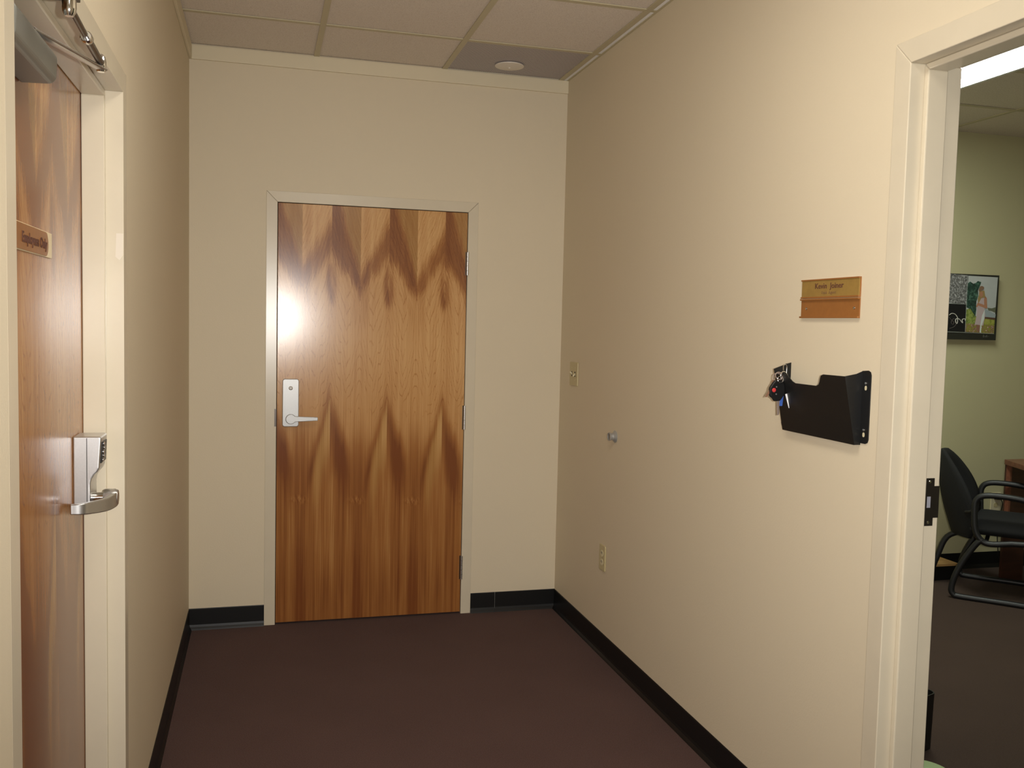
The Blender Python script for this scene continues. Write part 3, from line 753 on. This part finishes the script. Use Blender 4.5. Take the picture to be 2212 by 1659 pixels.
def spotmat(name, cols, sc):
    m, nt, p = new_mat(name); v, x, y, z = xyz(nt)
    n = noise(nt, v, sc, 3, .7); r = nt.nodes.new('ShaderNodeValToRGB'); lk(nt, n.k, r.inputs[0])
    r.color_ramp.elements[0].position = .30; r.color_ramp.elements[0].color = (*cols[0], 1)
    r.color_ramp.elements[1].position = .70; r.color_ramp.elements[1].color = (*cols[-1], 1)
    for i, c in enumerate(cols[1:-1]):
        e = r.color_ramp.elements.new(.30 + .40*(i+1)/(len(cols)-1)); e.color = (*c, 1)
    lk(nt, r.outputs[0], p.inputs['Base Color']); p.inputs['Roughness'].default_value = .6; return m
tree = spotmat('print_tree', [(.008, .015, .012), (.02, .06, .04), (.10, .20, .14)], 60)
flow = spotmat('print_flowers', [(.06, .08, .01), (.30, .30, .05), (.16, .06, .04), (.75, .60, .50)], 90)
grass = spotmat('print_grass', [(.12, .16, .02), (.30, .32, .05), (.40, .36, .10)], 30)
bw = spotmat('print_grey_trees', [(.02, .02, .02), (.16, .16, .15), (.55, .55, .54)], 75)
flat('photo_lawn', [U(720, 1000), U(1235, 1060), U(1215, 1335), U(700, 1300)], grass, 2)
flat('photo_lake', [U(1040, 880), U(1250, 990), U(1240, 1050), U(1030, 1030)], plain('print_lake', (.30, .35, .36), .6), 2)
flat('photo_shore', [U(1100, 870), U(1180, 880), U(1245, 860), U(1242, 960), U(1180, 930), U(1120, 920)], plain('print_shore', (.12, .13, .08), .6), 3)
flat('photo_bank', [U(1030, 1030), U(1240, 1050), U(1235, 1090), U(1020, 1060)], plain('print_bank', (.10, .05, .03), .6), 3)
flat('photo_tree', [U(752, 430), U(790, 400), U(850, 440), U(900, 420), U(930, 390), U(990, 410), U(970, 470), U(930, 560), U(935, 660), U(900, 760), U(900, 900), U(880, 1040), U(835, 1030), U(800, 900), U(722, 860)], tree, 3)
flat('photo_shrub', [U(722, 900), U(790, 880), U(870, 1010), U(880, 1200), U(705, 1190)], spotmat('print_shrub', [(.05, .09, .02), (.22, .28, .05), (.35, .38, .12)], 60), 3.5)
flat('photo_flowers', [U(708, 1150), U(1225, 1180), U(1215, 1335), U(700, 1300)], flow, 4)
skin = plain('print_skin', (.42, .20, .11), .6); dress = plain('print_dress', (.48, .38, .37), .6)
flat('photo_woman_dress', [U(960, 700), U(1060, 690), U(1045, 820), U(1045, 900), U(1060, 1000), U(1020, 1190), U(870, 1170), U(905, 1000), U(915, 860), U(945, 780)], dress, 5)
flat('photo_woman_legs', [U(900, 1170), U(960, 1180), U(955, 1300), U(900, 1290)], plain('print_legs', (.25, .12, .08), .6), 5)
flat('photo_white_post', [U(1000, 1010), U(1050, 900), U(1040, 1060), U(990, 1190), U(980, 1320), U(955, 1310), U(968, 1190)], plain('print_white', (.62, .66, .62), .6), 6)
flat('photo_woman_arm', [U(1060, 660), U(1085, 700), U(1092, 870), U(1080, 885), U(930, 830), U(915, 860), U(892, 850), U(920, 780), U(990, 800), U(1040, 820), U(1035, 720)], skin, 6)
flat('photo_woman_hair', [U(950, 570), U(1040, 560), U(1060, 690), U(1010, 690), U(985, 700), U(930, 800), U(925, 700), U(945, 640)], plain('print_hair', (.32, .22, .08), .6), 6)
flat('photo_woman_face', [U(955, 590), U(1010, 580), U(1015, 650), U(985, 690), U(960, 660)], skin, 7)
flat('photo_woman_hat', [U(940, 540), U(960, 490), U(1000, 478), U(1035, 500), U(1030, 535), U(960, 580), U(940, 570)], plain('print_hat', (.22, .13, .08), .6), 7)
xl2 = xl_c+.004
pA, pB, pC, pD = U(765, 285), U(735, 800), U(700, 1295), U(728, 800)
flat('photo_grey', [(xl2, U(450, 250)[1]+.004), U(762, 288), U(738, 798), (xl2, U(430, 785)[1])], bw, 1, 'grey tree photo panel')
flat('photo_black', [(xl2, U(430, 795)[1]), U(728, 812), U(690, 1290), (xl2, U(410, 1280)[1])], plain('print_black', (.004, .004, .005), .6), 1, 'black panel with white script')
pale = plain('print_line', (.40, .42, .38), .6)
for a, b, w_ in ((U(745, 290), U(700, 1300), .0018), ):
    flat('divider_line', [(a[0]-w_, a[1]), (a[0]+w_*.2, a[1]), (b[0]+w_*.2, b[1]), (b[0]-w_, b[1])], pale, 5)
for (z_a, z_b) in ((U(430, 790)[1], U(735, 805)[1]),):
    flat('divider_line', [(xl2, z_a-.001), (U(735, 805)[0], z_b-.001), (U(735, 805)[0], z_b+.001), (xl2, z_a+.001)], pale, 5)
flat('divider_line', [(xl2, U(410, 1290)[1]-.001), (U(1215, 1335)[0], U(1215, 1335)[1]-.001), (U(1215, 1335)[0], U(1215, 1335)[1]+.001), (xl2, U(410, 1290)[1]+.001)], pale, 5)
bm = nb()
scr = [(415, 1000), (460, 970), (520, 985), (560, 1040), (565, 1090), (555, 1150), (530, 1130), (530, 1080), (560, 1065), (600, 1075), (625, 1110), (655, 1140), (645, 1090), (665, 1070), (705, 1072), (700, 1100)]
tube(bm, [Vector((U(a, b)[0], YP-.002, U(a, b)[1])) for a, b in [(p[0], p[1]) for p in smooth_path([(a, b, 0) for a, b in scr], 4)]], .0022, 6)
mk('white_script', bm, plain('print_script', (.62, .60, .52), .6), cv)
bm = nb()
scr = [(415, 1040), (470, 1100), (500, 1130), (480, 1170), (450, 1130), (500, 1060), (545, 1140), (500, 1210), (420, 1240)]
tube(bm, [Vector((U(p[0], p[1])[0], YP-.0014, U(p[0], p[1])[1])) for p in smooth_path([(a, b, 0) for a, b in scr], 4)], .0009, 6)
mk('thin_flourish', bm, plain('print_flourish', (.16, .13, .12), .6), cv)
bm = nb()
scr = [(1020, 1395), (1035, 1350), (1030, 1400), (1060, 1375), (1065, 1400), (1090, 1360), (1085, 1400), (1105, 1385), (1130, 1390)]
tube(bm, [Vector((U(p[0], p[1])[0], YP-.001, U(p[0], p[1])[1])) for p in smooth_path([(a, b, 0) for a, b in scr], 4)], .0008, 6)
mk('signature', bm, plain('print_signature', (.12, .12, .09), .6), cv)

# ---------------------------------------------------------------- office guest chair
ang = math.atan2(-.714, .70)
O = Vector((3.69, -.24, 0))
ch = thing('office_chair', tuple(O), 'black upholstered armchair with black tube frame beyond the right doorway', 'chair', rotz=ang)
ch['_local'] = 1
def side_frame(tq, name='side_frame'):
    bm = nb(); r = .0165
    P_ = lambda s, z: (s, tq, z)
    tube(bm, smooth_path([P_(.30, .348), P_(.20, .332), P_(.15, .345), P_(.116, .40), P_(.106, .50), P_(.110, .565), P_(.145, .596), P_(.226, .603), P_(.34, .594), P_(.42, .565), P_(.462, .50), P_(.468, .42), P_(.44, .362), P_(.36, .352), P_(.29, .347)], 6), r, 12)
    a = auto_smooth(mk(name, bm, 'black_tube', ch))
    bm = nb()
    tube(bm, smooth_path([P_(.155, .352), P_(.125, .325), P_(.073, .238), P_(.031, .142), P_(.012, .06), P_(.022, .024), P_(.065, .0145), P_(.30, .0145), P_(.50, .0145), P_(.535, .05), P_(.50, .20), P_(.45, .352)], 6), r, 12)
    auto_smooth(mk('sled_leg', bm, 'black_tube', ch))
side_frame(0.0); side_frame(0.52)
for a_, b_ in ((.515, .03), (.40, .35), (.17, .335)):
    bm = nb(); tube(bm, [(a_, 0, b_), (a_, .52, b_)], .011, 10); auto_smooth(mk('cross_bar', bm, 'black_tube', ch))
bm = nb(); tube(bm, smooth_path([(.06, .27, .345), (-.045, .27, .29), (-.095, .27, .16), (-.125, .27, .05), (-.13, .27, .012)], 5), .016, 12)
auto_smooth(mk('back_strut', bm, 'black_tube', ch))
# seat cushion
bm = nb(); NS, NT = 14, 12
def seat_pt(i, j, top):
    s = .085 + .43*i/NS; tt = .035 + .45*j/NT
    ed = min(i/NS, 1-i/NS, j/NT, 1-j/NT); k = min(1, ed*7)
    z = .405 + .050*math.sqrt(max(0, 1-(1-k)**2)) - .006*math.cos((j/NT-.5)*PI) if top else .385 - .022*math.sqrt(max(0, 1-(1-k)**2))
    return (s, tt, z)
G = {}
for top in (0, 1):
    for i in range(NS+1):
        for j in range(NT+1): G[top, i, j] = bm.verts.new(seat_pt(i, j, top))
for top in (0, 1):
    for i in range(NS):
        for j in range(NT): bm.faces.new((G[top, i, j], G[top, i+1, j], G[top, i+1, j+1], G[top, i, j+1]))
ring = [(i, 0) for i in range(NS)] + [(NS, j) for j in range(NT)] + [(i, NT) for i in range(NS, 0, -1)] + [(0, j) for j in range(NT, 0, -1)]
for k in range(len(ring)):
    a, b = ring[k], ring[(k+1) % len(ring)]; bm.faces.new((G[0, *a], G[0, *b], G[1, *b], G[1, *a]))
mk('seat', bm, 'black_fabric', ch, smooth=True)
# curved back cushion
bm = nb(); NZ, NT = 18, 14
def bk(i, j, fr):
    v = i/NZ; z = .335 + .475*v
    hw = .248*math.sqrt(max(0.0, 1-((v-.40)/.63)**2))
    tt = (j/NT*2-1)*hw
    s0 = -.025 - .085*math.sin(min(1, v*1.25)*PI/2) + .03*max(0, v-.8)
    curve = 2.75*tt*tt
    e = (1-(2*j/NT-1)**4)*(1-(2*v-1)**8); th = .048*max(.15, e)**.5
    return (s0 + curve + (th if fr else 0), .26+tt, z)
G = {}
for fr in (0, 1):
    for i in range(NZ+1):
        for j in range(NT+1): G[fr, i, j] = bm.verts.new(bk(i, j, fr))
for fr in (0, 1):
    for i in range(NZ):
        for j in range(NT): bm.faces.new((G[fr, i, j], G[fr, i+1, j], G[fr, i+1, j+1], G[fr, i, j+1]))
ring = [(i, 0) for i in range(NZ)] + [(NZ, j) for j in range(NT)] + [(i, NT) for i in range(NZ, 0, -1)] + [(0, j) for j in range(NT, 0, -1)]
for k in range(len(ring)):
    a, b = ring[k], ring[(k+1) % len(ring)]; bm.faces.new((G[0, *a], G[0, *b], G[1, *b], G[1, *a]))
mk('backrest', bm, 'black_fabric', ch, smooth=True)
for tq, e in ((0.0, 1), (.52, -1)):
    bm = nb(); tube(bm, smooth_path([(.108, tq, .52), (.09, tq+.012*e, .50), (.06, tq+.045*e, .49)], 4), .009, 10); auto_smooth(mk('arm_bracket', bm, 'black_tube', ch))
del ch['_local']

# ---------------------------------------------------------------- office desk
dk_ = thing('desk', (4.45, -.1, 0), 'reddish brown wooden desk at the right edge seen through the doorway', 'desk')
bm = nb(); prism(bm, [(4.25, 0.0, .712), (4.145, -.30, .712), (5.45, -.30, .712), (5.45, .06, .712)], (0, 0, .030)); mk('desk_top', bm, 'desk_wood', dk_, bevel=.002)
bm = nb(); box(bm, (4.262, -.012, 0.0), (4.42, .006, .712)); mk('leg_panel', bm, 'desk_shade', dk_)
bm = nb(); prism(bm, [(4.256, -.012, 0.36), (4.262, -.012, 0.36), (4.276, -.035, 0.36), (4.264, -.035, 0.36)], (0, 0, .352)); mk('edge_strip', bm, 'desk_wood', dk_)
bm = nb(); box(bm, (4.42, .00, .20), (5.40, .018, .712)); mk('modesty_panel', bm, 'desk_shade', dk_)
bm = nb(); box(bm, (5.38, -.28, 0), (5.40, .0, .712)); mk('leg_panel', bm, 'desk_wood', dk_)

# office outlet with a plug, and its cord
t = thing('wall_outlet', (4.463, OY1, .43), 'ivory wall outlet behind the office chair with a black plug in it', 'outlet')
bm = nb(); prism(bm, [(4.463+a, OY1, .425+b) for a, b in rrect(.075, .118, .004, 3)], (0, -.006, 0)); mk('cover_plate', bm, 'ivory', t, bevel=.0015)
bm = nb(); prism(bm, [(4.463+a, OY1-.006, .404+b) for a, b in rrect(.033, .028, .012, 4)], (0, -.002, 0)); mk('socket', bm, 'plate', t)
t = thing('power_cord', (4.463, OY1, .45), 'black power plug and cord at the outlet behind the office chair', 'cord')
bm = nb(); prism(bm, [(4.463-.018, OY1-.008, .445), (4.463+.018, OY1-.008, .442), (4.463+.022, OY1-.008, .458), (4.463, OY1-.008, .474), (4.463-.022, OY1-.008, .466)], (0, -.03, 0)); mk('plug', bm, 'black_plastic', t, bevel=.003)
bm = nb(); tube(bm, smooth_path([(4.478, OY1-.028, .45), (4.492, OY1-.030, .41), (4.486, OY1-.02, .33), (4.480, OY1-.016, .20), (4.50, OY1-.03, .03), (4.54, OY1-.05, .006), (4.62, OY1-.06, .005)], 6), .0028, 8)
auto_smooth(mk('cable', bm, 'black_plastic', t))
# low wood topped black box beside the wall
t = thing('floor_box', (3.75, .15, 0), 'low black box with a tan wooden top on the office floor behind the chair', 'box')
bm = nb(); box(bm, (3.42, .068, 0), (4.000, .255, .088)); mk('body', bm, 'black_plastic', t, bevel=.003)
bm = nb(); box(bm, (3.41, .058, .088), (4.010, .262, .102)); mk('wooden_top', bm, 'box_wood', t, bevel=.001)
# waste bin and pale green tray behind the right jamb
t = thing('waste_bin', (2.10, -1.80, 0), 'black waste bin mostly hidden behind the right door jamb', 'bin')
bm = nb(); c = Vector((2.152, -1.800, 0)); ang2 = .35
def rr3(w, h, r, z):
    return [Vector((c.x + a*math.cos(ang2) - b*math.sin(ang2), c.y + a*math.sin(ang2) + b*math.cos(ang2), z)) for a, b in rrect(w, h, r, 5)]
lo, hi = rr3(.20, .12, .022, 0), rr3(.208, .128, .026, .205); hi2 = rr3(.200, .120, .024, .205); lo2 = rr3(.185, .105, .02, .01)
V4 = [[bm.verts.new(p) for p in L_] for L_ in (lo, hi, hi2, lo2)]; n = len(lo)
for A, B in zip(V4, V4[1:]):
    for i in range(n): bm.faces.new((A[i], A[(i+1) % n], B[(i+1) % n], B[i]))
bm.faces.new(V4[0]); bm.faces.new(V4[3])
auto_smooth(mk('bin_body', bm, 'black_plastic', t))
t = thing('plastic_tray', (2.06, -1.985, 0), 'pale green plastic tray peeking out at the bottom of the right doorway', 'tray')
bm = nb(); lathe(bm, [(0, 0), (.075, 0), (.092, .018), (.090, .019), (.073, .004), (0, .004)], (2.082, -1.999, 0), (0, 0, 1), 40)
auto_smooth(mk('tray_body', bm, 'green', t))

for o in COL.objects:
    if '_local' in o: del o['_local']
